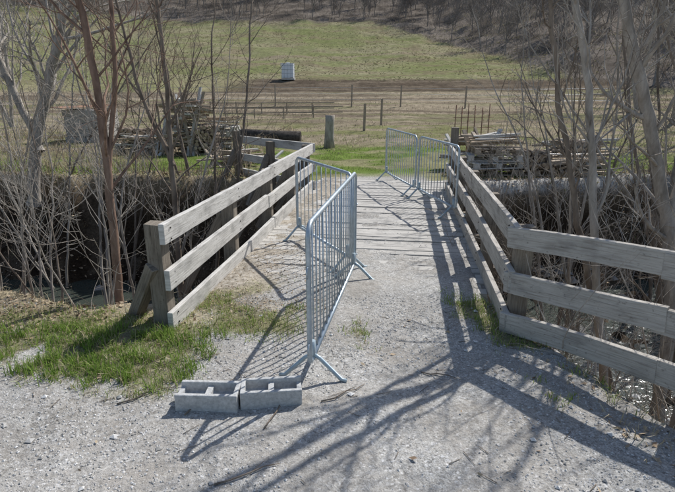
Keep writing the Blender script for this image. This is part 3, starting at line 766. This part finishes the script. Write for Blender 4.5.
mb=MB(); log(mb,(-3.9,19.6,Hs(-3.9,19.6)+.22),(-1.35,19.4,Hs(-1.35,19.4)+.2),.21,0,0)
log(mb,(-4.2,20.1,Hs(-4.2,20.1)+.15),(-2.0,20.2,.16),.14,0,0); mb.build('fallen_log',[DARKM,DARKM])
mb=MB(); mb.tube([(-.28,18.0,-.1),(-.28,18,.3),(-.26,18,.8),(-.25,18.0,1.05)],[.2,.16,.15,.16],12,0,True,1); mb.build('tree_stump',[BARK_G,LOGEND])
mb=MB(); cx,cy=-5.5,61; z=Hs(cx,cy)
mb.beam((cx,cy,z+.2),(cx,cy,z+1.75),1.4,1.3,0); mb.tube([(cx,cy,z+1.75),(cx,cy,z+1.85)],.2,12,0)
for zz in (.3,.7,1.1,1.5,1.72):
    q=.73; mb.tube([(cx-q,cy-q,z+zz),(cx+q,cy-q,z+zz),(cx+q,cy+q,z+zz),(cx-q,cy+q,z+zz),(cx-q,cy-q,z+zz)],.015,5,1)
for t in (-.73,-.36,0,.36,.73):
    mb.tube([(cx+t,cy-.75,z+.2),(cx+t,cy-.75,z+1.75)],.015,5,1)
mb.beam((cx-.75,cy,z+.1),(cx+.75,cy,z+.1),1.4,.14,2); mb.build('water_tank',[WHITE,GALV,WOOD],.03)
for (x0,x1_,yy_,st) in [(-8,-.2,34,1.6),(-6.5,.3,31,1.7)]:
    mb=MB(); q=x0
    while q<=x1_:
        mb.beam((q,yy_,Hs(q,yy_)-.2),(q,yy_,Hs(q,yy_)+.7),.07,.07,0,up=(0,1,0)); q+=st
    for hz in (.3,.62): mb.beam((x0-.1,yy_-.06,Hs(x0,yy_)+hz),(x1_,yy_-.06,Hs(x1_,yy_)+hz),.04,.06,0)
    mb.build('garden_trellis',[WOODB])
mb=MB()
pp=[(-14,40),(-9,39.5),(-4.5,39),(1.0,38.5),(4.5,38.5),(9,38),(14,38),(19,37.5)]
for (a,b) in pp: mb.beam((a,b,Hs(a,b)-.2),(a+.03,b,Hs(a,b)+1.5),.1,.1,0,up=(0,1,0))
for hz in (.5,.9,1.3):
    mb.tube([(a,b-.06,Hs(a,b)+hz) for a,b in pp],.006,4,1)
mb.build('wire_fence',[WOODB,GALV])
mb=MB()
for k in range(6):
    a=3.4+k*.2; mb.tube([(a,15.5,-.1),(a+random.uniform(-.03,.03),15.5,1.4+random.uniform(-.1,.1))],.016,6)
for hz in (.5,.8,1.1): mb.tube([(3.35,15.48,hz),(4.5,15.48,hz+.02)],.008,5)
mb.build('garden_stakes',[RUST])
for (a,b,hh) in [(1.2,24,1.2),(2.2,27,1.3)]:
    mb=MB(); mb.beam((a,b,-.2),(a+.02,b,Hs(a,b)+hh),.1,.1,0,up=(0,1,0),j=.01); mb.build('fence_post',[WOODB])

# ---------------------------------------------------------------- light, world, camera
s=Vector((.55,.65,.92)).normalized(); el=math.asin(s.z); az=math.atan2(s.x,s.y)
w=bpy.data.worlds.new('World'); scene.world=w; w.use_nodes=True; nt=w.node_tree
sky=nt.nodes.new('ShaderNodeTexSky'); sky.sky_type='NISHITA'; sky.sun_disc=False; sky.sun_elevation=el; sky.sun_rotation=az
nt.links.new(sky.outputs[0],nt.nodes['Background'].inputs[0]); nt.nodes['Background'].inputs[1].default_value=.13
L=bpy.data.lights.new('sun','SUN'); L.energy=5.0; L.angle=math.radians(.5); L.color=(1,.975,.94)
lo=bpy.data.objects.new('sun',L); lo.rotation_euler=s.to_track_quat('Z','Y').to_euler(); scene.collection.objects.link(lo)
cam=bpy.data.cameras.new('camera'); cam.lens=36*520/675; cam.sensor_width=36; cam.clip_end=2000; cam.clip_start=.05
co=bpy.data.objects.new('camera',cam); co.location=(0,0,1.95); co.rotation_euler=(math.radians(73),0,0); scene.collection.objects.link(co)
scene.camera=co
scene.view_settings.view_transform='Standard'; scene.view_settings.look='None'; scene.view_settings.exposure=0
